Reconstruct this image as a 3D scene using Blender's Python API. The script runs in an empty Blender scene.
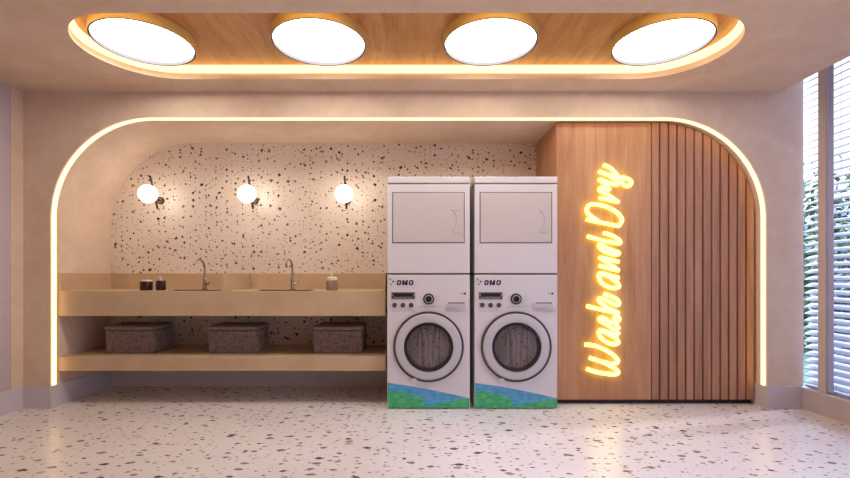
import bpy, bmesh, math, random
from mathutils import Vector, Matrix
random.seed(7)
PI = math.pi
scene = bpy.context.scene
COL = scene.collection

# ------------------------------------------------------------------ camera, sky, sun, exposure
CAM_Z = 1.109
cam_d = bpy.data.cameras.new('camera'); cam = bpy.data.objects.new('camera', cam_d); COL.objects.link(cam)
cam.location = (0, 0, CAM_Z); cam.rotation_euler = (PI/2, 0, 0)
cam_d.sensor_width = 36; cam_d.lens = 36*450/850
cam_d.shift_x = 10/850; cam_d.shift_y = 37/850
cam_d.clip_start = 0.05
scene.camera = cam

world = bpy.data.worlds.new('sky'); scene.world = world; world.use_nodes = True
wn = world.node_tree.nodes; wl = world.node_tree.links
bg = wn['Background']
bg.inputs['Strength'].default_value = 1.0
# overcast sky: pale near the horizon, brighter and bluer overhead
tcw = wn.new('ShaderNodeTexCoord'); sxw = wn.new('ShaderNodeSeparateXYZ'); mrw = wn.new('ShaderNodeMapRange'); mxw = wn.new('ShaderNodeMix'); mxw.data_type = 'RGBA'
mrw.inputs[1].default_value = 0.33; mrw.inputs[2].default_value = 0.75
wl.new(tcw.outputs['Generated'], sxw.inputs[0]); wl.new(sxw.outputs[2], mrw.inputs[0]); wl.new(mrw.outputs[0], mxw.inputs[0])
mxw.inputs[6].default_value = (0.95, 1.0, 1.15, 1); mxw.inputs[7].default_value = (6.0, 8.0, 17.5, 1)
wl.new(mxw.outputs[2], bg.inputs['Color'])

sun_d = bpy.data.lights.new('sun', 'SUN'); sun = bpy.data.objects.new('sun', sun_d); COL.objects.link(sun)
sun_d.energy = 3.0; sun_d.angle = math.radians(6); sun_d.color = (0.84, 0.86, 1.0)
az, el = Vector((0.96, 0.26, 0)).normalized(), math.radians(40)
sun.rotation_euler = Vector((az.x*math.cos(el), az.y*math.cos(el), math.sin(el))).to_track_quat('Z', 'Y').to_euler()
sun.location = (8, 6, 8)

vs = scene.view_settings
scene.display_settings.display_device = 'sRGB'
vs.view_transform = 'Standard'; vs.look = 'None'; vs.exposure = 0.55; vs.gamma = 1.0; vs.use_curve_mapping = False

DISC_E = 8.3      # ceiling discs
LED_E = 2.2       # led strips
NEON_E = 3.0
GLOBE_E = 5.5

# ------------------------------------------------------------------ room dimensions
FRONT = 3.77; REAR = 4.53; CEIL = 2.654
AL, AR, AT, ARAD = -3.057, 2.948, 2.441, 0.84
WL, WR = -3.286, 3.235
CEDGE = 3.055; HEAD = 2.92; SILL = 0.169   # ceiling stops short of the window; blind pocket above it
NEAR = -2.2

# ------------------------------------------------------------------ materials
def lin(r, g, b):
    f = lambda c: (c/255/12.92) if c/255 <= 0.04045 else ((c/255+0.055)/1.055)**2.4
    return (f(r), f(g), f(b), 1)

def new_mat(name, color, rough=0.5, metal=0.0, spec=0.5):
    m = bpy.data.materials.new(name); m.use_nodes = True
    b = m.node_tree.nodes['Principled BSDF']
    b.inputs['Base Color'].default_value = color; b.inputs['Roughness'].default_value = rough
    b.inputs['Metallic'].default_value = metal; b.inputs['Specular IOR Level'].default_value = spec
    return m

def emit_mat(name, color, strength):
    m = bpy.data.materials.new(name); m.use_nodes = True
    nt = m.node_tree; nt.nodes.clear()
    e = nt.nodes.new('ShaderNodeEmission'); o = nt.nodes.new('ShaderNodeOutputMaterial')
    e.inputs['Color'].default_value = color; e.inputs['Strength'].default_value = strength
    nt.links.new(e.outputs[0], o.inputs[0])
    return m

class N:
    """small node helper"""
    def __init__(s, m): s.nt = m.node_tree; s.b = s.nt.nodes['Principled BSDF']
    def n(s, t, **kw):
        x = s.nt.nodes.new(t)
        for k, v in kw.items(): setattr(x, k, v)
        return x
    def l(s, a, b): s.nt.links.new(a, b)
    def coord(s, scale=(1, 1, 1), loc=(0, 0, 0)):
        t = s.n('ShaderNodeTexCoord'); mp = s.n('ShaderNodeMapping')
        mp.inputs['Scale'].default_value = scale; mp.inputs['Location'].default_value = loc
        s.l(t.outputs['Object'], mp.inputs['Vector']); return mp.outputs[0]
    def noise(s, vec, scale, detail=4, rough=0.5, dist=0.0):
        x = s.n('ShaderNodeTexNoise'); x.inputs['Scale'].default_value = scale; x.inputs['Detail'].default_value = detail
        x.inputs['Roughness'].default_value = rough; x.inputs['Distortion'].default_value = dist
        s.l(vec, x.inputs['Vector']); return x
    def ramp(s, fac, stops, interp='LINEAR'):
        r = s.n('ShaderNodeValToRGB'); cr = r.color_ramp; cr.interpolation = interp
        while len(cr.elements) < len(stops): cr.elements.new(0.5)
        for e, (p, c) in zip(cr.elements, stops): e.position = p; e.color = c
        s.l(fac, r.inputs[0]); return r.outputs[0]
    def math(s, op, a, b=None):
        x = s.n('ShaderNodeMath', operation=op)
        for i, v in enumerate((a, b)):
            if v is None: continue
            if isinstance(v, (int, float)): x.inputs[i].default_value = v
            else: s.l(v, x.inputs[i])
        return x.outputs[0]
    def mix(s, fac, a, b):
        x = s.n('ShaderNodeMix', data_type='RGBA')
        for i, v in ((0, fac), (6, a), (7, b)):
            if isinstance(v, (int, float)): x.inputs[i].default_value = v
            elif isinstance(v, tuple): x.inputs[i].default_value = v
            else: s.l(v, x.inputs[i])
        return x.outputs[2]
    def bump(s, h, strength, dist=0.01):
        x = s.n('ShaderNodeBump'); x.inputs['Strength'].default_value = strength; x.inputs['Distance'].default_value = dist
        s.l(h, x.inputs['Height']); s.l(x.outputs[0], s.b.inputs['Normal'])

def plaster(name, c1, c2):
    m = new_mat(name, c1, 0.75, spec=0.25); k = N(m)
    v = k.coord()
    n1 = k.noise(v, 3.0, 6, 0.6, 0.6); n2 = k.noise(v, 14, 5, 0.6)
    f = k.math('ADD', k.math('MULTIPLY', n1.outputs[0], 0.7), k.math('MULTIPLY', n2.outputs[0], 0.3))
    k.l(k.ramp(f, [(0.38, c2), (0.62, c1)]), k.b.inputs['Base Color'])
    k.bump(n2.outputs[0], 0.12, 0.01)
    return m

def terrazzo(name, base1, base2, rough, swz, layers, chips):
    """layers: (scale, min radius fraction, max radius, share)"""
    m = new_mat(name, base1, rough, spec=0.5); k = N(m)
    t = k.n('ShaderNodeTexCoord'); sp = k.n('ShaderNodeSeparateXYZ'); cb = k.n('ShaderNodeCombineXYZ')
    k.l(t.outputs['Object'], sp.inputs[0]); k.l(k.math('MULTIPLY', sp.outputs[swz[0]], 0.6 if swz[1] == 1 else 1.0), cb.inputs[0]); k.l(sp.outputs[swz[1]], cb.inputs[1])
    v = cb.outputs[0]
    nz = k.noise(v, 1.6, 3); col = k.ramp(nz.outputs[0], [(0.35, base1), (0.65, base2)])
    for i, (sc, rmax, share) in enumerate(layers):
        wob = k.noise(v, sc*3.0, 2)
        wv = k.n('ShaderNodeVectorMath', operation='MULTIPLY_ADD')
        k.l(wob.outputs['Color'], wv.inputs[0]); wv.inputs[1].default_value = (0.5/sc*0.55,)*3
        k.l(v, wv.inputs[2])
        vo = k.n('ShaderNodeTexVoronoi', voronoi_dimensions='2D', feature='F1', distance='MINKOWSKI')
        vo.inputs['Scale'].default_value = sc; vo.inputs['Exponent'].default_value = 1.2
        of = k.n('ShaderNodeVectorMath', operation='ADD'); k.l(wv.outputs[0], of.inputs[0]); of.inputs[1].default_value = (7.3*i+1.7, 3.1*i, 0)
        k.l(of.outputs[0], vo.inputs['Vector'])
        sc3 = k.n('ShaderNodeSeparateColor'); k.l(vo.outputs['Color'], sc3.inputs[0])
        rad = k.n('ShaderNodeMapRange'); rad.inputs[1].default_value = 1-share; rad.inputs[2].default_value = 1
        rad.inputs[3].default_value = 0.0; rad.inputs[4].default_value = rmax; k.l(sc3.outputs[0], rad.inputs[0])
        mask = k.math('LESS_THAN', vo.outputs['Distance'], rad.outputs[0])
        cc = k.ramp(sc3.outputs[1], chips, 'CONSTANT')
        col = k.mix(mask, col, cc)
    k.l(col, k.b.inputs['Base Color'])
    return m

def wood(name, dark, mid, light, rough=0.45, axis='z'):
    m = new_mat(name, mid, rough, spec=0.35); k = N(m)
    s = {'z': (1, 1, 0.07), 'x': (0.07, 1, 1), 'd': (1, 0.12, 1)}[axis]
    v = k.coord(s)
    n1 = k.noise(v, 9, 6, 0.6, 1.2); n2 = k.noise(v, 70, 3, 0.6)
    f = k.math('ADD', k.math('MULTIPLY', n1.outputs[0], 0.7), k.math('MULTIPLY', n2.outputs[0], 0.3))
    k.l(k.ramp(f, [(0.33, dark), (0.5, mid), (0.66, light)]), k.b.inputs['Base Color'])
    k.bump(n2.outputs[0], 0.05, 0.004)
    return m

M = {}
M['plaster'] = plaster('tan_plaster', lin(232, 206, 180), lin(221, 193, 166))
M['paint_grey'] = plaster('lilac_grey_paint', lin(204, 188, 188), lin(196, 180, 180))
M['skirting'] = new_mat('skirting_paint', lin(212, 200, 203), 0.55)
M['terrazzo_floor'] = terrazzo('terrazzo_floor', lin(238, 230, 224), lin(232, 222, 216), 0.27, (0, 1),
    [(30, 0.22, 0.45), (12.0, 0.235, 0.85), (18, 0.21, 0.65)],
    [(0, lin(100, 82, 76)), (0.2, lin(150, 134, 126)), (0.45, lin(170, 140, 120)), (0.65, lin(126, 112, 108)), (0.82, lin(196, 178, 166))])
M['terrazzo_wall'] = terrazzo('terrazzo_wall', lin(236, 219, 204), lin(229, 210, 193), 0.4, (0, 2),
    [(36, 0.22, 0.5), (11.5, 0.205, 0.75), (19, 0.23, 0.65)],
    [(0, lin(40, 28, 26)), (0.3, lin(84, 66, 58)), (0.5, lin(104, 84, 72)), (0.68, lin(60, 46, 42)), (0.88, lin(150, 122, 104))])
M['wood'] = wood('walnut_panel', lin(164, 112, 78), lin(187, 135, 97), lin(199, 151, 113))
M['wood_slat'] = wood('walnut_slat', lin(152, 105, 80), lin(178, 127, 99), lin(193, 145, 116))
M['wood_ceiling'] = wood('oak_ceiling', lin(166, 110, 60), lin(192, 136, 80), lin(206, 154, 98), axis='d')
M['counter'] = new_mat('beige_stone', lin(200, 170, 135), 0.5); k = N(M['counter'])
nz = k.noise(k.coord(), 5, 5, 0.6); k.l(k.ramp(nz.outputs[0], [(0.35, lin(196, 165, 129)), (0.65, lin(205, 176, 142))]), k.b.inputs['Base Color'])
M['plinth'] = new_mat('dark_plinth', lin(52, 38, 38), 0.6)
M['led'] = emit_mat('warm_led', (1.0, 0.67, 0.29, 1), LED_E)
M['led_cove'] = emit_mat('golden_led', (1.0, 0.68, 0.28, 1), LED_E*0.85)
M['disc'] = emit_mat('cool_diffuser', (1.0, 0.95, 0.88, 1), DISC_E)
M['globe'] = emit_mat('opal_globe_glow', (1.0, 0.93, 0.80, 1), GLOBE_E)
M['neon'] = emit_mat('yellow_neon', (1.0, 0.87, 0.12, 1), NEON_E)
M['neon_core'] = emit_mat('neon_core', (1.0, 0.86, 0.32, 1), NEON_E*0.55)
M['brass'] = new_mat('satin_brass', lin(206, 172, 106), 0.4, 0.35)
M['bezel'] = new_mat('lavender_grey_bezel', (0.13, 0.12, 0.14, 1), 0.9, spec=0.0)
M['bronze'] = new_mat('dark_bronze', lin(74, 56, 44), 0.4, 0.7)
M['bronze_light'] = new_mat('bronze_face', lin(128, 104, 80), 0.35, 0.7)
M['white'] = new_mat('white_enamel', lin(221, 213, 214), 0.35)
M['white_in'] = new_mat('white_enamel_panel', lin(206, 194, 190), 0.4)
M['seam'] = new_mat('shadow_gap_rubber', lin(60, 52, 54), 0.7)
M['ring'] = new_mat('door_ring_plastic', lin(200, 193, 194), 0.3)
M['dark_ring'] = new_mat('graphite_ring', lin(74, 64, 66), 0.4)
M['black'] = new_mat('black_gloss', lin(26, 21, 23), 0.3)
M['display'] = new_mat('display_grey', lin(86, 78, 80), 0.4)
M['display_cell'] = new_mat('display_cell', lin(150, 142, 142), 0.4)
M['print'] = new_mat('grey_print', lin(176, 168, 170), 0.5)
M['navy'] = new_mat('navy_print', lin(28, 20, 70), 0.5)
M['logo_green'] = new_mat('green_print', lin(92, 128, 84), 0.5)
M['logo_blue'] = new_mat('blue_print', lin(76, 86, 130), 0.5)
M['logo_yellow'] = new_mat('yellow_print', lin(214, 206, 140), 0.5)
M['chrome'] = new_mat('brushed_steel', lin(176, 164, 152), 0.25, 0.9)
M['jar'] = new_mat('dark_brown_glass', lin(52, 24, 20), 0.25)
M['pale'] = new_mat('cream_plastic', lin(232, 218, 196), 0.4)
M['taupe'] = new_mat('taupe_ceramic', lin(160, 130, 118), 0.4)
M['blind'] = new_mat('lavender_white_slat', lin(164, 163, 172), 0.5)
M['tape'] = new_mat('ladder_tape_cloth', lin(178, 180, 214), 0.8)
M['frame'] = new_mat('window_frame_paint', lin(206, 188, 178), 0.5)
M['sill'] = new_mat('white_sill', lin(226, 222, 228), 0.4)
M['bark'] = new_mat('bark', lin(80, 66, 52), 0.9)
M['lawn'] = new_mat('lawn_green', lin(70, 92, 50), 0.9)

# drum behind the door glass: grey-brown, fine vertical lines and small holes
M['drum'] = new_mat('perforated_drum', lin(96, 84, 82), 0.4, 0.2); k = N(M['drum'])
v = k.coord((1, 1, 1)); vo = k.n('ShaderNodeTexVoronoi'); vo.inputs['Scale'].default_value = 26; k.l(v, vo.inputs['Vector'])
hole = k.math('LESS_THAN', vo.outputs['Distance'], 0.2)
st = k.noise(k.coord((1, 1, 0.03)), 60, 3)
k.l(k.mix(hole, k.ramp(st.outputs[0], [(0.35, lin(78, 68, 68)), (0.65, lin(128, 114, 112))]), lin(48, 38, 38)), k.b.inputs['Base Color'])

# woven basket
M['weave'] = new_mat('woven_fabric', lin(112, 94, 90), 0.9, spec=0.15); k = N(M['weave'])
v = k.coord()
br = k.n('ShaderNodeTexChecker'); br.inputs['Scale'].default_value = 90; k.l(v, br.inputs['Vector'])
nz = k.noise(v, 30, 4)
c1 = k.ramp(nz.outputs[0], [(0.35, lin(126, 108, 102)), (0.65, lin(160, 139, 130))])
k.l(k.mix(k.math('MULTIPLY', br.outputs['Fac'], 0.35), c1, lin(76, 60, 58)), k.b.inputs['Base Color'])
k.bump(br.outputs['Fac'], 0.4, 0.004)

M['weave_lid'] = new_mat('woven_lid_fabric', lin(138, 120, 116), 0.8, spec=0.2); k = N(M['weave_lid'])
nz = k.noise(k.coord((1, 1, 1)), 90, 3); k.l(k.ramp(nz.outputs[0], [(0.35, lin(118, 102, 99)), (0.65, lin(152, 134, 129))]), k.b.inputs['Base Color'])

# printed wave at the foot of the washers (blue over green), in the washer's own coordinates
M['wave'] = new_mat('blue_green_wave_print', lin(80, 160, 110), 0.4); k = N(M['wave'])
t = k.n('ShaderNodeTexCoord'); sp = k.n('ShaderNodeSeparateXYZ'); k.l(t.outputs['Object'], sp.inputs[0])
mr = k.n('ShaderNodeMapRange'); mr.inputs[1].default_value = -0.346; mr.inputs[2].default_value = 0.346; k.l(sp.outputs[0], mr.inputs[0])
fc = k.n('ShaderNodeFloatCurve'); cv = fc.mapping.curves[0]
pts = [(0, 0.62), (0.2, 0.56), (0.42, 0.36), (0.5, 0.10), (0.58, 0.16), (0.72, 0.28), (1, 0.34)]
cv.points[0].location = pts[0]; cv.points[1].location = pts[-1]
for p in pts[1:-1]: cv.points.new(*p)
fc.mapping.update(); k.l(mr.outputs[0], fc.inputs['Value'])
zz = k.math('DIVIDE', sp.outputs[2], 0.25)
wn_ = k.noise(k.coord((1, 1, 2.2)), 11, 4, 0.6)
d = k.math('SUBTRACT', fc.outputs[0], zz)
d = k.math('ADD', d, k.math('MULTIPLY', k.math('SUBTRACT', wn_.outputs[0], 0.5), 0.5))
fac = k.ramp(d, [(0.44, (0, 0, 0, 1)), (0.56, (1, 1, 1, 1))])
d5 = k.math('ADD', d, 0.5); r_ = fac.node; k.l(d5, r_.inputs[0])
n2 = k.noise(k.coord((1, 1, 2.5)), 16, 3)
green = k.ramp(n2.outputs[0], [(0.35, lin(48, 160, 112)), (0.52, lin(70, 182, 118)), (0.68, lin(122, 194, 92))])
blue = k.ramp(n2.outputs[0], [(0.35, lin(66, 148, 186)), (0.65, lin(100, 172, 214))])
k.l(k.mix(fac, blue, green), k.b.inputs['Base Color'])

def leaf_mat(name, a, b):
    m = new_mat(name, a, 0.5); k = N(m)
    oi = k.n('ShaderNodeNewGeometry'); k.l(k.ramp(oi.outputs['Random Per Island'], [(0, a), (1, b)]), k.b.inputs['Base Color'])
    return m
M['leaf'] = leaf_mat('leaf', lin(30, 44, 22), lin(112, 132, 62))

m = bpy.data.materials.new('window_glass'); m.use_nodes = True; nt = m.node_tree; nt.nodes.clear()
o_ = nt.nodes.new('ShaderNodeOutputMaterial'); mx = nt.nodes.new('ShaderNodeMixShader'); tr = nt.nodes.new('ShaderNodeBsdfTransparent'); gl = nt.nodes.new('ShaderNodeBsdfGlossy')
lw = nt.nodes.new('ShaderNodeLayerWeight'); lw.inputs[0].default_value = 0.5
pw = nt.nodes.new('ShaderNodeMath'); pw.operation = 'POWER'; pw.inputs[1].default_value = 5.0; nt.links.new(lw.outputs['Facing'], pw.inputs[0])
fr = nt.nodes.new('ShaderNodeMath'); fr.operation = 'MULTIPLY_ADD'; fr.inputs[1].default_value = 0.9; fr.inputs[2].default_value = 0.03; nt.links.new(pw.outputs[0], fr.inputs[0]); gl.inputs['Roughness'].default_value = 0.02
nt.links.new(fr.outputs[0], mx.inputs[0]); nt.links.new(tr.outputs[0], mx.inputs[1]); nt.links.new(gl.outputs[0], mx.inputs[2]); nt.links.new(mx.outputs[0], o_.inputs[0])
M['glass'] = m

# ------------------------------------------------------------------ mesh helpers
def obj(name, bm, mat, parent=None, smooth=False):
    bmesh.ops.recalc_face_normals(bm, faces=bm.faces[:])
    me = bpy.data.meshes.new(name); bm.to_mesh(me); bm.free()
    if smooth:
        for p in me.polygons: p.use_smooth = True
        me.set_sharp_from_angle(angle=math.radians(40))
    me.materials.append(mat)
    o = bpy.data.objects.new(name, me); COL.objects.link(o)
    if parent: o.parent = parent
    return o

def struct(name, bm, mat, parent=None, smooth=False):
    o = obj(name, bm, mat, parent, smooth)
    if not parent: o['kind'] = 'structure'
    return o

def thing(name, label, cat, loc=(0, 0, 0), group=None):
    o = bpy.data.objects.new(name, None); COL.objects.link(o); o.location = loc; o.empty_display_size = 0.1
    o['label'] = label; o['category'] = cat
    if group: o['group'] = group
    return o

def copy_tree(o, parent=None):
    c = o.copy(); COL.objects.link(c)
    if parent: c.parent = parent
    for ch in list(o.children): copy_tree(ch, c)
    return c

def dup(root, loc, label):
    r = copy_tree(root); r.location = loc; r['label'] = label
    return r

def BM(): return bmesh.new()

def add_box(bm, x0, x1, y0, y1, z0, z1, bevel=0, seg=2):
    r = bmesh.ops.create_cube(bm, size=1.0)['verts']
    for v in r:
        v.co = Vector((x0+(v.co.x+.5)*(x1-x0), y0+(v.co.y+.5)*(y1-y0), z0+(v.co.z+.5)*(z1-z0)))
    if bevel:
        es = list({e for v in r for e in v.link_edges})
        bmesh.ops.bevel(bm, geom=es, offset=bevel, segments=seg, affect='EDGES', profile=0.5)
    return bm

def add_prism(bm, pts, y0, y1):
    """polygon in XZ extruded along Y"""
    a = [bm.verts.new((x, y0, z)) for x, z in pts]; b = [bm.verts.new((x, y1, z)) for x, z in pts]
    f1 = bm.faces.new(a); f2 = bm.faces.new(b[::-1]); n = len(pts)
    for i in range(n): bm.faces.new((a[i], b[i], b[(i+1) % n], a[(i+1) % n]))
    bmesh.ops.triangulate(bm, faces=[f1, f2])
    return bm

def add_disc_y(bm, cx, cz, r0, r1, y0, y1, seg=48):
    """ring (r0>0) or disc between y0 and y1 with axis Y"""
    def loop(r, y): return [bm.verts.new((cx+r*math.cos(2*PI*i/seg), y, cz+r*math.sin(2*PI*i/seg))) for i in range(seg)]
    A, B = loop(r1, y0), loop(r1, y1)
    for i in range(seg): bm.faces.new((A[i], A[(i+1) % seg], B[(i+1) % seg], B[i]))
    if r0 <= 0:
        bm.faces.new(A); bm.faces.new(B[::-1])
    else:
        C, D = loop(r0, y0), loop(r0, y1)
        for i in range(seg):
            j = (i+1) % seg
            bm.faces.new((C[i], D[i], D[j], C[j])); bm.faces.new((A[i], C[i], C[j], A[j])); bm.faces.new((B[i], B[j], D[j], D[i]))
    return bm

def add_lathe(bm, prof, cx=0, cy=0, seg=32):
    """profile (r, z) around a vertical axis"""
    loops = []
    for r, z in prof:
        if r < 1e-6: loops.append([bm.verts.new((cx, cy, z))])
        else: loops.append([bm.verts.new((cx+r*math.cos(2*PI*i/seg), cy+r*math.sin(2*PI*i/seg), z)) for i in range(seg)])
    for A, B in zip(loops, loops[1:]):
        for i in range(seg):
            j = (i+1) % seg
            if len(A) == 1 and len(B) == 1: continue
            if len(A) == 1: bm.faces.new((A[0], B[i], B[j]))
            elif len(B) == 1: bm.faces.new((A[i], B[0], A[j]))
            else: bm.faces.new((A[i], B[i], B[j], A[j]))
    return bm

def catmull(P, sub=6):
    P = [Vector(p) for p in P]; out = []
    for i in range(len(P)-1):
        p0, p1, p2, p3 = P[max(i-1, 0)], P[i], P[i+1], P[min(i+2, len(P)-1)]
        for s in range(sub):
            t = s/sub
            out.append(0.5*((2*p1)+(p2-p0)*t+(2*p0-5*p1+4*p2-p3)*t*t+(3*p1-p0-3*p2+p3)*t**3))
    out.append(P[-1]); return out

def add_tube(bm, pts, r, seg=10, cap=True):
    pts = [Vector(p) for p in pts]; rings = []
    up = None
    for i, p in enumerate(pts):
        t = (pts[min(i+1, len(pts)-1)]-pts[max(i-1, 0)]).normalized()
        if up is None:
            up = t.orthogonal().normalized()
        up = (up - t*up.dot(t)).normalized(); side = t.cross(up)
        rr = r[i] if isinstance(r, (list, tuple)) else r
        rings.append([bm.verts.new(p+(up*math.cos(2*PI*k/seg)+side*math.sin(2*PI*k/seg))*rr) for k in range(seg)])
    for A, B in zip(rings, rings[1:]):
        for k in range(seg): bm.faces.new((A[k], A[(k+1) % seg], B[(k+1) % seg], B[k]))
    if cap:
        bm.faces.new(rings[0][::-1]); bm.faces.new(rings[-1])
    return bm

def add_sphere(bm, c, r, seg=32, rings=20):
    bmesh.ops.create_uvsphere(bm, u_segments=seg, v_segments=rings, radius=r, matrix=Matrix.Translation(c)); return bm

def arch(e=0.0, seg=20, z0=0.0):
    """arch outline, inset by e, from the left foot over the top to the right foot"""
    l, r, t, rad = AL+e, AR-e, AT-e, ARAD-e
    P = [(l, z0)]
    for i in range(seg+1):
        a = PI-PI/2*i/seg; P.append((l+rad+rad*math.cos(a), t-rad+rad*math.sin(a)))
    for i in range(seg+1):
        a = PI/2-PI/2*i/seg; P.append((r-rad+rad*math.cos(a), t-rad+rad*math.sin(a)))
    P.append((r, z0)); return P

def arch_top(x, e):
    r = AR-e; t = AT-e; rad = ARAD-e; cx = r-rad
    if x <= cx: return t
    return t-rad+math.sqrt(max(rad*rad-(x-cx)**2, 0))

# ------------------------------------------------------------------ the setting
struct('floor', add_box(BM(), WL-0.3, WR+0.16, NEAR, REAR+0.1, -0.1, 0), M['terrazzo_floor'])

# front wall with the arched niche cut through its whole depth
A = arch(0, 28)
def arch_wall():
    bm = BM(); ol, orr = WL-0.2, WR+0.02
    V = lambda x, z: bm.verts.new((x, FRONT, z))
    low = [V(x, z) for x, z in A]; top = [V(x, HEAD) for x, z in A[1:-1]]
    lo, lt, ro, rt = V(ol, 0), V(ol, HEAD), V(orr, 0), V(orr, HEAD)
    bm.faces.new((lo, low[0], low[1], top[0], lt)); bm.faces.new((low[-1], ro, rt, top[-1], low[-2]))
    for i in range(len(top)-1):
        if (low[i+1].co-low[i+2].co).length > 1e-6: bm.faces.new((low[i+1], low[i+2], top[i+1], top[i]))
    ex = bmesh.ops.extrude_face_region(bm, geom=bm.faces[:])
    for v in [g for g in ex['geom'] if isinstance(g, bmesh.types.BMVert)]: v.co.y = REAR
    return bm
struct('wall_back', arch_wall(), M['plaster'])
struct('wall_niche', add_box(BM(), WL-0.2, WR+0.02, REAR, REAR+0.1, 0, HEAD), M['terrazzo_wall'])

# ceiling with a pill-shaped recess
PX0, PX1, PY, PR = -1.82, 1.712, 3.086, 0.443
def pill(e=0.0, seg=32):
    P = []
    for i in range(seg+1):
        a = -PI/2+PI*i/seg; P.append((PX1+(PR-e)*math.cos(a), PY+(PR-e)*math.sin(a)))
    for i in range(seg+1):
        a = PI/2+PI*i/seg; P.append((PX0+(PR-e)*math.cos(a), PY+(PR-e)*math.sin(a)))
    return P
RISE = 0.11
bm = BM()
def ring_edges(bm, P, z):
    vv = [bm.verts.new((x, y, z)) for x, y in P]
    return [bm.edges.new((vv[i], vv[(i+1) % len(vv)])) for i in range(len(vv))]
ed = ring_edges(bm, [(WL-0.2, NEAR), (CEDGE, NEAR), (CEDGE, FRONT), (WL-0.2, FRONT)], CEIL) + ring_edges(bm, pill(), CEIL)
bmesh.ops.triangle_fill(bm, use_beauty=True, use_dissolve=False, edges=ed)
ex = bmesh.ops.extrude_face_region(bm, geom=bm.faces[:])
for v in [g for g in ex['geom'] if isinstance(g, bmesh.types.BMVert)]: v.co.z += RISE
struct('ceiling', bm, M['plaster'])
struct('ceiling_recess', add_box(BM(), PX0-PR-0.1, PX1+PR+0.1, PY-PR-0.1, PY+PR+0.1, CEIL+RISE, CEIL+RISE+0.05), M['wood_ceiling'])

bm = BM(); add_box(bm, CEDGE, WR+0.16, NEAR, FRONT, HEAD, HEAD+0.08); add_box(bm, CEDGE-0.03, CEDGE, NEAR, FRONT, CEIL+RISE, HEAD+0.08)
struct('ceiling_pocket', bm, M['plaster'])

# side walls
struct('wall_left', add_box(BM(), WL-0.2, WL, NEAR, 3.655, 0, CEIL), M['paint_grey'])
struct('trim_1', add_box(BM(), WL-0.2, WL+0.004, 3.655, FRONT, 0, CEIL), M['plaster'])
bm = BM(); add_box(bm, WR, WR+0.16, NEAR, FRONT, 0, SILL)            # low wall under the window
struct('wall_right', bm, M['paint_grey'])

struct('wall_front', add_box(BM(), WL-0.2, WR+0.16, NEAR-0.12, NEAR, 0, HEAD), M['plaster'])

# baseboards
BH, BT = 0.187, 0.012
struct('baseboard_left', add_box(BM(), WL, WL+BT, NEAR, FRONT, 0, BH), M['skirting'])
bm = BM()
add_box(bm, WL+BT, AL, FRONT-BT, FRONT, 0, BH); add_box(bm, AL, AL+BT, FRONT-BT, REAR, 0, BH)
add_box(bm, AL+BT, 1.20, REAR-BT, REAR, 0, BH)
struct('baseboard_back', bm, M['skirting'])
bm = BM(); add_box(bm, AR-BT, WR, FRONT-BT, FRONT, 0, BH); add_box(bm, AR-BT, AR, FRONT, 3.93, 0, BH)
struct('baseboard_right', bm, M['skirting'])

# window: sill, mullion post, head, glass
w1 = bpy.data.objects.new('window_1', None); COL.objects.link(w1); w1['kind'] = 'structure'; w1.location = (WR, 2.0, SILL)
def local(o, p):
    o.parent = p; o.matrix_parent_inverse = Matrix.Translation(-Vector(p.location)); return o
local(obj('window_sill', add_box(BM(), WR-0.008, WR+0.16, NEAR, FRONT-0.001, SILL, SILL+0.014, 0.003), M['sill']), w1)
local(obj('mullion', add_box(BM(), WR-0.017, WR-0.003, 3.527, 3.594, SILL+0.014, HEAD, 0.002), M['frame']), w1)
bm = BM()
add_box(bm, WR+0.10, WR+0.14, NEAR, FRONT, SILL+0.014, SILL+0.04); add_box(bm, WR+0.10, WR+0.14, NEAR, FRONT, HEAD-0.04, HEAD)
local(obj('window_frame', bm, M['sill']), w1)
local(obj('pane', add_box(BM(), WR+0.118, WR+0.123, NEAR, FRONT, SILL+0.04, HEAD-0.04), M['glass']), w1)

# garden ground
struct('ground', add_box(BM(), WR+0.165, 20, -4, 20, -0.3, -0.06), M['lawn'])

# ------------------------------------------------------------------ wooden cladding in the right of the niche
WF = 3.883
wd = thing('wood_cladding', 'brown wooden cladding with a smooth part and vertical slats, filling the right of the niche', 'wood panelling', (1.221, WF, 0))
SX = 2.036; PITCH = 0.0745; NS = 12
zb = 0.043; e = 0.008
bm = BM(); add_box(bm, 1.221, SX, WF, REAR-0.002, zb, AT-e)
local(obj('smooth_panel', bm, M['wood']), wd)
bm = BM()
def top_strip(x0, x1, y0, y1):
    n = 6
    P = [(x0, zb)] + [(x0+(x1-x0)*i/n, arch_top(x0+(x1-x0)*i/n, e)) for i in range(n+1)] + [(x1, zb)]
    add_prism(bm, P, y0, y1)
for i in range(NS):
    x0 = SX+PITCH*i+0.009; x1 = min(SX+PITCH*(i+1)-0.006, AR-0.010)
    top_strip(x0, x1, WF, WF+0.03)
local(obj('slat_panel', bm, M['wood_slat']), wd)
bm = BM(); n = 40; x0, x1 = SX+0.001, AR-e
P = [(x0, zb)] + [(x0+(x1-x0)*i/n, arch_top(x0+(x1-x0)*i/n, e)) for i in range(n+1)] + [(x1, zb)]
add_prism(bm, P, WF+0.03, WF+0.06)
local(obj('backing_board', bm, M['wood_slat']), wd)
local(obj('plinth', add_box(BM(), 1.225, AR-BT-0.002, WF+0.05, WF+0.10, 0, zb), M['plinth']), wd)

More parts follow.
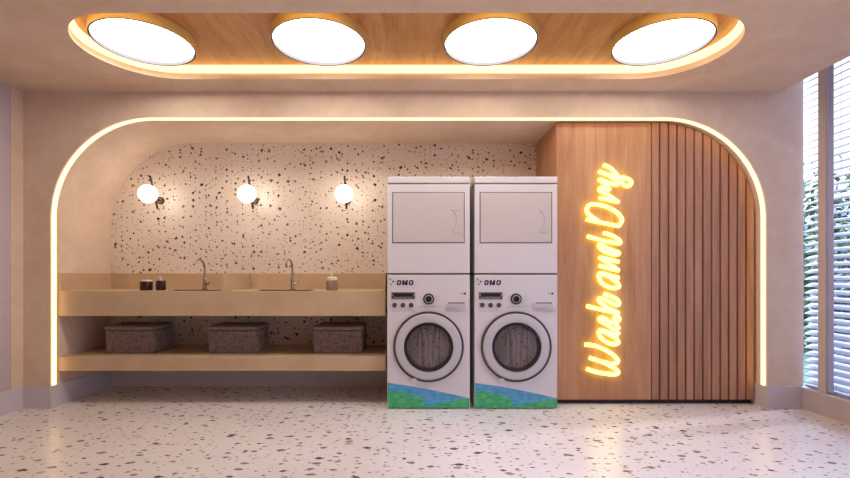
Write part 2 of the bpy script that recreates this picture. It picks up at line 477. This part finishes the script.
# ------------------------------------------------------------------ led strips
def ribbon(outer, inner, y0, y1):
    """closed profile between two open outlines, extruded along Y"""
    bm = BM(); n = len(outer)
    a = [[bm.verts.new((x, y, z)) for x, z in c] for c in (outer, inner) for y in (y0, y1)]
    oa, ob, ia, ib = a
    for i in range(n-1):
        for p, q in ((oa, ob), (ib, ia), (ia, oa), (ob, ib)): bm.faces.new((p[i], p[i+1], q[i+1], q[i]))
    for i in (0, n-1): bm.faces.new((oa[i], ob[i], ib[i], ia[i]))
    return bm
o = obj('led_strip', ribbon(arch(0.0005, 28, BH+0.001), arch(0.009, 28, BH+0.001), FRONT+0.017, FRONT+0.054), M['led'])
o['label'] = 'glowing warm light strip running around the edge of the arched niche'; o['category'] = 'light strip'
def pill_ribbon(e0, e1, z0, z1):
    bm = BM(); O, I = pill(e0), pill(e1); n = len(O)
    L = [[bm.verts.new((x, y, z)) for x, y in c] for c in (O, I) for z in (z0, z1)]
    oa, ob, ia, ib = L
    for i in range(n):
        j = (i+1) % n
        for p, q in ((oa, ob), (ib, ia), (ia, oa), (ob, ib)): bm.faces.new((p[i], p[j], q[j], q[i]))
    return bm
o = obj('led_strip', pill_ribbon(0.0005, 0.026, CEIL+0.046, CEIL+0.098), M['led_cove'])
o['label'] = 'glowing warm light strip around the inside of the rounded ceiling recess'; o['category'] = 'light strip'

# ------------------------------------------------------------------ ceiling lights
def ceiling_light(label):
    t = thing('ceiling_light', label, 'ceiling light', group='round ceiling lights in the recess')
    h = 0.066; r = 0.322; bm = BM()
    add_lathe(bm, [(0, 0), (r, 0), (r, -h+0.004), (r-0.002, -h), (r-0.004, -h), (r-0.004, -h+0.034), (0, -h+0.034)], seg=64)
    obj('drum', bm, M['brass'], t, True)
    bm = BM(); add_lathe(bm, [(0, -h+0.033), (r-0.012, -h+0.033), (r-0.012, -h+0.026), (0, -h+0.026)], seg=64)
    obj('diffuser', bm, M['disc'], t)
    bm = BM(); P = [(r-0.0045, -h+0.0005), (r-0.014, -h+0.0005), (r-0.011, -h+0.033), (r-0.0045, -h+0.033)]; L = [[bm.verts.new((q*math.cos(2*PI*i/64), q*math.sin(2*PI*i/64), z)) for i in range(64)] for q, z in P]
    for a in range(4):
        for i in range(64): bm.faces.new((L[a][i], L[a][(i+1) % 64], L[(a+1) % 4][(i+1) % 64], L[(a+1) % 4][i]))
    obj('bezel', bm, M['bezel'], t, True)
    return t
CLX = [-1.855, -0.655, 0.515, 1.69]
lab = ['round white ceiling light at the left end of the recess', 'round white ceiling light, second from the left in the recess',
       'round white ceiling light, third from the left in the recess', 'round white ceiling light at the right end of the recess nearest the window']
c0 = ceiling_light(lab[0]); c0.location = (CLX[0], PY, CEIL+RISE-0.001)
for x, l in zip(CLX[1:], lab[1:]): dup(c0, (x, PY, CEIL+RISE-0.001), l)

# ------------------------------------------------------------------ neon sign
sg = thing('neon_sign', 'glowing yellow script sign reading Wash and Dry upwards on the wood', 'neon sign', (1.6, WF, 1.16))
def px(s, ox, oy, pts): return [(ox+x/s, oy+y/s) for x, y in pts]
c1 = lambda p: px(6.83, 575, 155, p)
c2 = lambda p: px(6.83, 575, 215, p)
c3 = lambda p: px(7.97, 575, 275, p)
c4 = lambda p: px(7.36, 575, 320, p)
LET = [
 [c4([(88, 360), (140, 378), (220, 394), (290, 400), (318, 386), (290, 355), (210, 314), (108, 278)]),
  c4([(108, 278), (200, 308), (285, 322), (316, 300), (275, 252), (195, 208), (135, 187), (74, 182)])],                                  # W
 [c4([(318, 108), (250, 92), (188, 74), (178, 104), (205, 145), (265, 176), (315, 172), (308, 142), (250, 104), (196, 80)])],             # a
 [c3([(350, 470), (280, 412), (210, 372), (194, 352), (214, 338), (250, 356), (290, 378), (335, 372), (352, 350), (335, 330), (312, 346), (330, 400), (352, 430)])],  # s
 [c3([(95, 248), (220, 278), (350, 304)]), c3([(345, 302), (250, 256), (194, 208), (200, 184), (250, 202), (320, 238), (350, 230), (340, 200), (296, 174), (232, 150)])],   # h
 [c2([(300, 430), (235, 414), (172, 398), (166, 430), (190, 470), (250, 498), (298, 492), (290, 462), (240, 425), (185, 402)])],           # a
 [c2([(165, 346), (232, 364), (300, 380)]), c2([(298, 378), (232, 332), (168, 290), (230, 303), (300, 320)])],                              # n
 [c2([(300, 254), (235, 234), (172, 200), (172, 226), (220, 258), (290, 270), (300, 252)]), c2([(85, 146), (180, 172), (298, 194), (300, 172), (258, 142), (195, 122)])],  # d
 [c1([(78, 440), (180, 462), (300, 486)]), c1([(300, 484), (320, 440), (280, 388), (190, 345), (105, 340), (80, 375), (102, 412), (160, 452)])],   # D
 [c1([(165, 293), (230, 306), (300, 322)]), c1([(290, 318), (230, 276), (168, 240), (186, 222), (236, 244)])],                            # r
 [c1([(236, 244), (215, 205), (165, 166), (222, 186), (282, 204), (292, 184), (235, 142), (163, 112)]),
  c1([(163, 112), (230, 136), (300, 150), (360, 163), (383, 186), (368, 211), (334, 204), (308, 168), (270, 118), (235, 86), (195, 68)])],  # y
]
DS = WF-0.026
def to_w(p, d): return ((p[0]-415)*DS/450, d, CAM_Z+(276-p[1])*DS/450)
for strokes in LET:
    bm = BM(); bc = BM()
    for s in strokes:
        c = catmull([to_w(p, DS) for p in s], 5)
        add_tube(bm, c, 0.0165, 10)
        add_tube(bc, [Vector((q.x, q.y-0.0095, q.z)) for q in c], 0.0105, 8)
    lo = local(obj('letter', bm, M['neon'], None, True), sg)
    co = obj('glowing_tube', bc, M['neon_core'], None, True); co.parent = lo
for (x, y) in ((592, 366), (606, 330), (612, 300), (606, 258), (600, 222), (612, 176)):
    p = to_w((x, y), 0); local(obj('spacer_pin', add_disc_y(BM(), p[0], p[2], 0, 0.005, DS, WF-0.0005, 8), M['brass']), sg)

# ------------------------------------------------------------------ washing machines and dryers
MW, MF, MD = 0.690, 3.752, 0.70
def letter_o(bm, x, z, w, h, t, sl, y0, y1):
    c = 0.22*w
    def ring(k):
        x0, x1, z0, z1 = x+k, x+w-k, z+k*0.8, z+h-k*0.8; cc = max(c-k*0.6, 0.001)
        P = [(x0+cc, z0), (x1-cc, z0), (x1, z0+cc), (x1, z1-cc), (x1-cc, z1), (x0+cc, z1), (x0, z1-cc), (x0, z0+cc)]
        return [(a+sl*(b-z), b) for a, b in P]
    O, I = ring(0), ring(t)
    v = [[bm.verts.new((a, y, b)) for a, b in R] for R in (O, I) for y in (y0, y1)]
    for i in range(8):
        j = (i+1) % 8
        for p, q in ((v[0], v[1]), (v[3], v[2]), (v[2], v[0])): bm.faces.new((p[i], p[j], q[j], q[i]))
def letter_m(bm, x, z, w, h, t, sl, y0, y1):
    P = [(0, 0), (0, h), (t, h), (w/2, h*0.45), (w-t, h), (w, h), (w, 0), (w-t, 0), (w-t, h*0.5), (w/2+t*0.2, h*0.08), (w/2-t*0.2, h*0.08), (t, h*0.5), (t, 0)]
    add_prism(bm, [(x+a+sl*b, z+b) for a, b in P], y0, y1)

def washer(label):
    t = thing('washing_machine', label, 'washing machine', group='front loading washers')
    hw = MW/2; Z = lambda y: CAM_Z+(276-y)*MF/450; X = lambda x: (x-428.5)*MF/450
    top = 1.1195
    obj('cabinet', add_box(BM(), -hw, hw, 0, MD, 0.008, top, 0.006), M['white'], t)
    for sx in (-1, 1):
        for y in (0.06, MD-0.06): obj('foot', add_lathe(BM(), [(0, 0), (0.025, 0), (0.025, 0.009), (0, 0.009)], sx*(hw-0.06), y, 12), M['seam'], t)
    # wave print along the foot
    P = [(-hw+0.004, 0.010)] + [(-hw+0.004+(MW-0.008)*i/10, 0.218-0.128*(i/10)+0.010*math.sin(PI*i/10)) for i in range(11)] + [(hw-0.004, 0.010)]
    obj('wave_print', add_prism(BM(), P, -0.0015, 0.0005), M['wave'], t)
    # brand mark
    bm = BM(); z0, h = Z(285.2), 0.0425
    letter_o(bm, X(396.6), z0, 0.0355, h, 0.0125, 0.12, -0.0015, 0.0005); letter_m(bm, X(401.9), z0, 0.046, h, 0.0155, 0.10, -0.0015, 0.0005)
    letter_o(bm, X(408.6), z0, 0.0375, h, 0.0125, 0.12, -0.0015, 0.0005)
    obj('brand_lettering', bm, M['navy'], t)
    for (x, y, r, mt) in ((390.2, 279.2, 0.006, 'logo_green'), (393.2, 281.6, 0.007, 'logo_blue'), (391.0, 284.4, 0.006, 'logo_green'), (389.2, 281.8, 0.005, 'logo_yellow'), (395.8, 279.4, 0.005, 'logo_yellow')):
        obj('logo_spot', add_disc_y(BM(), X(x), Z(y), 0, r*1.25, -0.0015, 0.0005, 12), M[mt], t)
    # display with cells
    bm = BM(); add_box(bm, X(391.4), X(415), -0.006, 0.001, Z(299), Z(292.3), 0.002)
    dsp = obj('display', bm, M['display'], t)
    obj('screen', add_box(BM(), X(393.4), X(412.8), -0.0075, -0.005, Z(296.3), Z(293.6)), M['black'], dsp)
    bm = BM()
    for a, b in ((392, 393.2), (413.2, 414.4)): add_box(bm, X(a), X(b), -0.0072, -0.005, Z(296), Z(294))
    for i in range(7): add_box(bm, X(393.5+i*2.8), X(395.3+i*2.8), -0.0072, -0.005, Z(298.4), Z(297.2))
    obj('display_keys', bm, M['display_cell'], dsp)
    for x in (394.6, 403.0, 411.2):
        obj('button', add_disc_y(BM(), X(x), Z(305.1), 0, 0.0195, -0.012, 0.001, 24), M['dark_ring'], t)
    dl = obj('dial', add_disc_y(BM(), X(428.6), Z(299), 0, 0.046, -0.010, 0.001, 36), M['black'], t)
    obj('dial_ring', add_disc_y(BM(), X(428.6), Z(299), 0.027, 0.034, -0.0125, -0.009, 36), M['ring'], dl)
    obj('dial_knob', add_disc_y(BM(), X(428.6), Z(299), 0, 0.024, -0.026, -0.009, 32), M['black'], dl)
    bm = BM()
    for i in range(3):
        for x in (436.2, 438.6, 420.5): add_box(bm, X(x), X(x+1.1), -0.001, 0.0005, Z(296.6+i*2.2), Z(296.0+i*2.2))
    add_box(bm, X(391.5), X(415.5), -0.001, 0.0005, Z(311.2), Z(310.8)); add_box(bm, X(418), X(441), -0.001, 0.0005, Z(306.9), Z(306.5))
    add_box(bm, X(445), X(467), -0.001, 0.0005, Z(311.2), Z(310.8))
    obj('panel_print', bm, M['print'], t)
    bm = BM(); add_box(bm, X(463.6), X(466), -0.0015, 0.0005, Z(294.6), Z(292.6)); add_box(bm, X(460.8), X(462.4), -0.0015, 0.0005, Z(293.9), Z(293.1))
    obj('panel_mark', bm, M['dark_ring'], t)
    # detergent drawer with a curved grip
    dr = obj('detergent_drawer', add_box(BM(), X(444.4), X(466.8), -0.004, 0.001, Z(308.6), Z(301.6), 0.002), M['white'], t)
    bm = BM(); n = 12; up = []; lo = []
    for i in range(n+1):
        u = -1+2*i/n; xx = X(455.6)+u*0.079
        up.append((xx, Z(303.6)+0.002*(1-u*u))); lo.append((xx, Z(306.2)-0.010*(1-u*u)))
    add_prism(bm, up+lo[::-1], -0.020, -0.003)
    obj('grip', bm, M['ring'], dr)
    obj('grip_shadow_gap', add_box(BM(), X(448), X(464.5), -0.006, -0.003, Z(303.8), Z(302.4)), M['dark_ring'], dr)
    # porthole door
    cz = Z(346.6); bm = BM(); add_disc_y(bm, 0, cz, 0.276, 0.294, -0.016, 0.001, 72)
    do = obj('door', bm, M['dark_ring'], t)
    bm = BM(); prof = [(0.277, -0.014), (0.270, -0.026), (0.235, -0.034), (0.205, -0.030), (0.200, -0.012), (0.277, -0.012)]
    seg = 72; L = [[bm.verts.new((r*math.cos(2*PI*i/seg), y, cz+r*math.sin(2*PI*i/seg))) for i in range(seg)] for r, y in prof]
    for a in range(len(L)):
        A_, B_ = L[a], L[(a+1) % len(L)]
        for i in range(seg): bm.faces.new((A_[i], A_[(i+1) % seg], B_[(i+1) % seg], B_[i]))
    obj('door_rim', bm, M['ring'], do, True)
    obj('gasket', add_disc_y(BM(), 0, cz, 0.180, 0.2035, -0.0335, -0.008, 64), M['black'], do)
    bm = BM(); rr = 0.185; L = []
    for a in range(7):
        r = rr*(1-a/6); y = -0.012-0.012*(1-(r/rr)**2)
        L.append([bm.verts.new((r*math.cos(2*PI*i/seg), y, cz+r*math.sin(2*PI*i/seg))) for i in range(seg)] if r > 1e-5 else [bm.verts.new((0, y, cz))])
    for A_, B_ in zip(L, L[1:]):
        for i in range(seg):
            j = (i+1) % seg
            bm.faces.new((A_[i], A_[j], B_[0]) if len(B_) == 1 else (A_[i], A_[j], B_[j], B_[i]))
    bm.faces.new([bm.verts.new((rr*math.cos(2*PI*i/seg), -0.006, cz+rr*math.sin(2*PI*i/seg))) for i in range(seg)])
    obj('door_glass', bm, M['drum'], do, True)
    obj('hinge', add_box(BM(), -0.14, -0.10, -0.020, 0.001, cz-0.292, cz-0.262, 0.004), M['white'], do)
    return t

def dryer(label):
    t = thing('tumble_dryer', label, 'tumble dryer', group='dryers stacked on the washers')
    hw = MW/2; z0 = 1.128; Z = lambda y: CAM_Z+(276-y)*MF/450-z0; X = lambda x: (x-428.5)*MF/450
    obj('cabinet', add_box(BM(), -hw, hw, 0, MD, 0.010, Z(183.4), 0.005), M['white'], t)
    obj('base_gasket', add_box(BM(), -hw+0.003, hw-0.003, 0.003, MD-0.005, 0, 0.012), M['seam'], t)
    obj('top_cap', add_box(BM(), -hw-0.001, hw+0.001, -0.004, MD, Z(183.0)+0.004, Z(175.8), 0.008), M['white'], t)
    obj('cap_joint', add_box(BM(), -hw+0.006, hw-0.006, 0.004, MD-0.01, Z(183.4)-0.006, Z(183.4)+0.006), M['seam'], t)
    x0, x1, zb_, zt = X(392.2), X(464.6), Z(242.4), Z(191.4)
    obj('door_gap', add_box(BM(), x0, x1, -0.001, 0.01, zb_, zt), M['seam'], t)
    d = obj('door', add_box(BM(), x0+0.006, x1-0.006, -0.006, 0.004, zb_+0.006, zt-0.006, 0.004), M['white_in'], t)
    # bowed recessed pull at the right of the door
    xc = X(456.2); P = [(X(452.0), Z(208.2)), (X(453.8), Z(210.6)), (X(456.0), Z(213.6)), (X(456.9), Z(217)), (X(456.9), Z(221)), (X(456.0), Z(224.6)), (X(453.8), Z(228.4)), (X(452.6), Z(231.2))]
    bm = BM(); add_tube(bm, catmull([(a, -0.008, b) for a, b in P], 4), 0.0055, 8)
    add_tube(bm, [(X(452.6), -0.008, Z(231.2)), (X(459), -0.008, Z(231.2))], 0.004, 8)
    add_tube(bm, [(X(452.0), -0.008, Z(208.2)), (X(459), -0.008, Z(208.2))], 0.003, 8)
    obj('handle', bm, M['white_in'], d, True)
    return t
XM = [-0.2333+0.346, 0.4958+0.346]
wa = washer('white washing machine with blue and green foot print, beside the counter'); wa.location = (XM[0], MF, 0)
dup(wa, (XM[1], MF, 0), 'white washing machine with blue and green foot print, beside the wood cladding')
dr = dryer('white tumble dryer stacked on the washer beside the counter'); dr.location = (XM[0], MF, 1.1215)
dup(dr, (XM[1], MF, 1.1215), 'white tumble dryer stacked on the washer beside the wood cladding')

# ------------------------------------------------------------------ counter, sinks, shelf
CF = 3.853; CL, CR = AL+0.002, -0.2526
ct = thing('washbasin_counter', 'long beige stone washbasin counter with raised back, spanning the niche left of the machines', 'counter', (-1.65, CF, 0.75))
WTOP = 0.981; UP = 1.135; DIV = -1.652
SINKS = [(-2.19, -1.74), (-1.41, -0.92)]; SY0, SY1 = 3.93, 4.10
local(obj('apron', add_box(BM(), CL, CR, CF, CF+0.03, 0.7665, WTOP, 0.003), M['counter']), ct)
bm = BM(); zb0 = WTOP-0.03
xs = [CL, SINKS[0][0], SINKS[0][1], SINKS[1][0], SINKS[1][1], CR]
for i in range(5):
    if i in (1, 3):
        add_box(bm, xs[i], xs[i+1], CF+0.03, SY0, zb0, WTOP-0.001); add_box(bm, xs[i], xs[i+1], SY1, REAR-0.03, zb0, WTOP-0.001)
    else: add_box(bm, xs[i], xs[i+1], CF+0.03, REAR-0.03, zb0, WTOP-0.001)
local(obj('worktop', bm, M['counter']), ct)
local(obj('underside', add_box(BM(), CL, CR, CF+0.03, REAR-0.03, 0.7665, 0.785), M['counter']), ct)
local(obj('backsplash', add_box(BM(), CL, CR, REAR-0.03, REAR-0.001, 0.7665, UP, 0.002), M['counter']), ct)
bm = BM(); add_box(bm, CL, CL+0.016, CF+0.004, REAR-0.03, WTOP-0.001, UP, 0.002)
local(obj('end_panel', bm, M['counter']), ct)
bm = BM(); add_box(bm, CR-0.022, CR, CF+0.004, REAR-0.03, WTOP-0.001, UP, 0.002)
local(obj('end_panel', bm, M['counter']), ct)
local(obj('divider', add_box(BM(), DIV-0.013, DIV+0.013, CF+0.004, REAR-0.03, WTOP-0.001, UP, 0.002), M['counter']), ct)
for a, b in SINKS:
    bm = BM(); zf = WTOP-0.13; w_ = 0.006
    add_box(bm, a, b, SY0, SY1, zf, zf+w_); add_box(bm, a, a+w_, SY0, SY1, zf, WTOP-0.001); add_box(bm, b-w_, b, SY0, SY1, zf, WTOP-0.001)
    add_box(bm, a, b, SY0, SY0+w_, zf, WTOP-0.001); add_box(bm, a, b, SY1-w_, SY1, zf, WTOP+0.004)
    local(obj('basin', bm, M['bronze']), ct)

sh = thing('wall_shelf', 'thick beige shelf under the counter carrying the woven boxes', 'shelf', (-1.65, CF, 0.2956))
local(obj('front_edge', add_box(BM(), CL, CR, CF, CF+0.03, 0.2956, 0.4155, 0.003), M['counter']), sh)
local(obj('board', add_box(BM(), CL, CR, CF+0.03, REAR-0.002, 0.300, 0.4150), M['counter']), sh)

# faucets
def faucet(label):
    t = thing('faucet', label, 'faucet', group='faucets on the counter')
    bm = BM(); add_lathe(bm, [(0, 0), (0.026, 0), (0.026, 0.008), (0.017, 0.012), (0.017, 0.10), (0.012, 0.112), (0, 0.112)], seg=24)
    obj('body', bm, M['chrome'], t, True)
    P = [(0, 0, 0.10), (0, 0, 0.19)]
    for i in range(1, 11):
        a = PI*i/10*0.86; P.append((0, -0.105+0.105*math.cos(a), 0.19+0.085*math.sin(a)))
    bm = BM(); add_tube(bm, catmull(P, 3), 0.0095, 12); obj('spout', bm, M['chrome'], t, True)
    bm = BM(); add_tube(bm, [(0.012, 0, 0.055), (0.040, 0, 0.058)], 0.011, 12); add_tube(bm, [(0.038, 0, 0.058), (0.056, -0.012, 0.080)], 0.005, 8)
    obj('lever', bm, M['chrome'], t, True)
    return t
fa = faucet('slim metal gooseneck faucet beside the two dark jars'); fa.location = (-1.940, 4.15, WTOP+0.0005)
dup(fa, (-1.131, 4.15, WTOP+0.0005), 'slim metal gooseneck faucet left of the pump dispenser')

# jars and dispenser
t = thing('jar', 'wider dark brown jar with a pale lid on the counter', 'jar', (-2.40, 4.02, WTOP+0.0005))
bm = BM(); add_lathe(bm, [(0, 0), (0.049, 0), (0.052, 0.004), (0.052, 0.074), (0.049, 0.080), (0, 0.080)], seg=32); obj('body', bm, M['jar'], t, True)
bm = BM(); add_lathe(bm, [(0, 0.079), (0.046, 0.079), (0.046, 0.090), (0.042, 0.093), (0, 0.093)], seg=32); obj('lid', bm, M['pale'], t, True)
t = thing('soap_bottle', 'narrower dark brown bottle with a pale pump, right of the wider jar', 'bottle', (-2.27, 4.02, WTOP+0.0005))
bm = BM(); add_lathe(bm, [(0, 0), (0.038, 0), (0.040, 0.004), (0.040, 0.082), (0.036, 0.088), (0, 0.088)], seg=32); obj('body', bm, M['jar'], t, True)
bm = BM(); add_lathe(bm, [(0, 0.087), (0.012, 0.087), (0.012, 0.098), (0.005, 0.100), (0.005, 0.114), (0, 0.114)], seg=16); add_box(bm, -0.007, 0.007, -0.034, 0.008, 0.112, 0.120, 0.002)
obj('pump', bm, M['pale'], t, True)
t = thing('soap_dispenser', 'taupe soap dispenser with a cream pump beside the right faucet', 'soap dispenser', (-0.742, 4.02, WTOP+0.0005))
bm = BM(); add_lathe(bm, [(0, 0), (0.049, 0), (0.052, 0.004), (0.052, 0.086), (0.048, 0.090), (0, 0.090)], seg=32); obj('body', bm, M['taupe'], t, True)
bm = BM(); add_lathe(bm, [(0, 0.089), (0.047, 0.089), (0.047, 0.112), (0.030, 0.122), (0, 0.122)], seg=32); obj('collar', bm, M['pale'], t, True)
bm = BM(); add_lathe(bm, [(0, 0.121), (0.010, 0.121), (0.010, 0.142), (0, 0.142)], seg=16); add_box(bm, -0.011, 0.011, -0.045, 0.012, 0.140, 0.152, 0.003)
obj('pump', bm, M['pale'], t, True)

# woven boxes on the shelf
def basket(label):
    t = thing('storage_basket', label, 'storage basket', group='woven boxes on the shelf')
    w, d, h = 0.436, 0.31, 0.202
    obj('body', add_box(BM(), -w/2, w/2, 0, d, 0, h, 0.008), M['weave'], t)
    obj('rim', add_box(BM(), -w/2+0.006, w/2-0.006, 0.006, d-0.006, h-0.004, h+0.010), M['seam'], t)
    bm = BM(); nx, ny = 14, 10; z0 = h+0.008; top = {}
    for i in range(nx+1):
        for j in range(ny+1):
            u, v = i/nx, j/ny
            x = (-w/2-0.005)+(w+0.010)*u; y = -0.005+(d+0.010)*v
            edge = min(min(u, 1-u)*nx, min(v, 1-v)*ny, 1.0)
            z = z0+0.026+0.018*min(edge, 1)+0.006*math.cos(PI*2*u)*0.4-0.008*math.sin(PI*v)*math.sin(PI*u)
            top[i, j] = bm.verts.new((x, y, z))
    for i in range(nx):
        for j in range(ny): bm.faces.new((top[i, j], top[i+1, j], top[i+1, j+1], top[i, j+1]))
    per = [(i, 0) for i in range(nx)]+[(nx, j) for j in range(ny)]+[(i, ny) for i in range(nx, 0, -1)]+[(0, j) for j in range(ny, 0, -1)]
    bot = [bm.verts.new((top[p].co.x, top[p].co.y, z0)) for p in per]
    for q in range(len(per)):
        r = (q+1) % len(per); bm.faces.new((top[per[q]], bot[q], bot[r], top[per[r]]))
    bm.faces.new(bot)
    obj('lid', bm, M['weave_lid'], t, True)
    for s in (-1, 1):
        P = [(s*(w/2-0.002), 0.09, 0.16), (s*(w/2+0.012), 0.10, 0.135), (s*(w/2+0.016), d/2, 0.118), (s*(w/2+0.012), d-0.10, 0.135), (s*(w/2-0.002), d-0.09, 0.16)]
        bm = BM(); add_tube(bm, catmull(P, 5), 0.008, 8); obj('handle', bm, M['weave'], t, True)
    return t
b0 = basket('grey brown woven lidded box at the left end of the shelf'); b0.location = (-2.552, 4.027, 0.4158)
dup(b0, (-1.630, 4.027, 0.4158), 'grey brown woven lidded box in the middle of the shelf')
dup(b0, (-0.690, 4.027, 0.4158), 'grey brown woven lidded box at the right end of the shelf, nearest the washers')

# ------------------------------------------------------------------ wall sconces
def sconce(label):
    t = thing('wall_sconce', label, 'wall lamp', group='globe wall lamps in the niche')
    ro = obj('wall_rose', add_disc_y(BM(), 0, 0, 0, 0.036, -0.020, 0.0, 32), M['bronze'], t)
    obj('rose_face', add_disc_y(BM(), 0, 0, 0, 0.026, -0.026, -0.018, 32), M['bronze_light'], ro)
    bm = BM(); add_tube(bm, [(0, -0.02, 0), (0, -0.112, 0.012)], 0.010, 10); obj('arm', bm, M['bronze'], t, True)
    bm = BM(); add_tube(bm, [(0, -0.062, -0.090), (0, -0.188, 0.210)], 0.010, 10); obj('rod', bm, M['bronze'], t, True)
    bm = BM(); add_sphere(bm, (0, -0.222, 0.030), 0.0845); obj('globe', bm, M['globe'], t, True)
    bm = BM(); add_tube(bm, [(0, -0.115, 0.026), (0, -0.142, 0.030)], 0.022, 16); obj('globe_holder', bm, M['bronze'], t, True)
    return t
s0 = sconce('glowing globe wall lamp on a dark rod above the dark jars'); s0.location = (-2.557, REAR, 1.866)
dup(s0, (-1.609, REAR, 1.866), 'glowing globe wall lamp in the middle of the terrazzo wall')
dup(s0, (-0.680, REAR, 1.866), 'glowing globe wall lamp nearest the stacked machines')

# ------------------------------------------------------------------ blind and garden
bl = thing('venetian_blind', 'pale venetian blind with tilted slats in the window on the right', 'window blind', (WR+0.04, 2.5, SILL+0.02))
bx = WR+0.046; y0, y1 = -1.9, 3.755; tilt = math.radians(22); hw = 0.042; bm = BM(); z = SILL+0.075; pitch = 0.0565
while z < HEAD-0.07:
    dx, dz = hw*math.cos(tilt), hw*math.sin(tilt); nx_, nz_ = -math.sin(tilt)*0.002, math.cos(tilt)*0.002
    P = [(bx-dx-nx_, z-dz-nz_), (bx+dx-nx_, z+dz-nz_), (bx+dx+nx_, z+dz+nz_), (bx+nx_*3, z+nz_*3), (bx-dx+nx_, z-dz+nz_)]
    add_prism(bm, P, y0, y1); z += pitch
local(obj('slats', bm, M['blind']), bl)
local(obj('headrail', add_box(BM(), bx-0.03, bx+0.03, y0, y1, HEAD-0.044, HEAD-0.003, 0.003), M['blind']), bl)
local(obj('bottom_rail', add_box(BM(), bx-0.028, bx+0.028, y0, y1, SILL+0.020, SILL+0.038, 0.004), M['blind']), bl)
for y in (3.508, 2.2, 1.0):
    bm = BM(); add_box(bm, bx-0.0425, bx-0.0410, y-0.027, y+0.027, SILL+0.03, HEAD-0.03); add_box(bm, bx+0.0410, bx+0.0420, y-0.002, y+0.002, SILL+0.03, HEAD-0.03)
    local(obj('ladder_tape', bm, M['tape']), bl)

hd = thing('garden_hedge', 'tall leafy green hedge outside behind the blind', 'hedge', (6.2, 6.5, -0.06))
bm = BM()
for i in range(15000):
    y = random.uniform(2.4, 10.5); x = 6.2+0.12*(y-6.5)+random.uniform(-0.55, 0.9)
    top = 1.95+0.25*math.sin(y*1.9)+0.2*math.sin(y*4.3+1)+0.15*math.sin(x*5)
    z = -0.05+(top+0.9*random.random()**3)*random.random()**0.8
    s = random.uniform(0.05, 0.11); rot = Matrix.Rotation(random.uniform(0, 2*PI), 3, 'Z') @ Matrix.Rotation(random.uniform(-1.1, 1.1), 3, 'X') @ Matrix.Rotation(random.uniform(0, 2*PI), 3, 'Y')
    q = [Vector((0, -s, 0)), Vector((s*0.42, 0, s*0.1)), Vector((0, s, 0)), Vector((-s*0.42, 0, s*0.1))]
    bm.faces.new([bm.verts.new(Vector((x, y, z))+rot @ c) for c in q])
me_o = obj('foliage', bm, M['leaf']); me_o['kind'] = 'stuff'; local(me_o, hd)
bm = BM()
for i in range(14):
    y = 2.7+i*0.55; x = 6.3+0.12*(y-6.5)+random.uniform(-0.1, 0.1)
    add_tube(bm, catmull([(x, y, -0.06), (x+random.uniform(-.1, .1), y+random.uniform(-.1, .1), 0.9), (x+random.uniform(-.2, .2), y+random.uniform(-.2, .2), 2.2)], 4), 0.035, 8)
local(obj('stems', bm, M['bark'], None, True), hd)
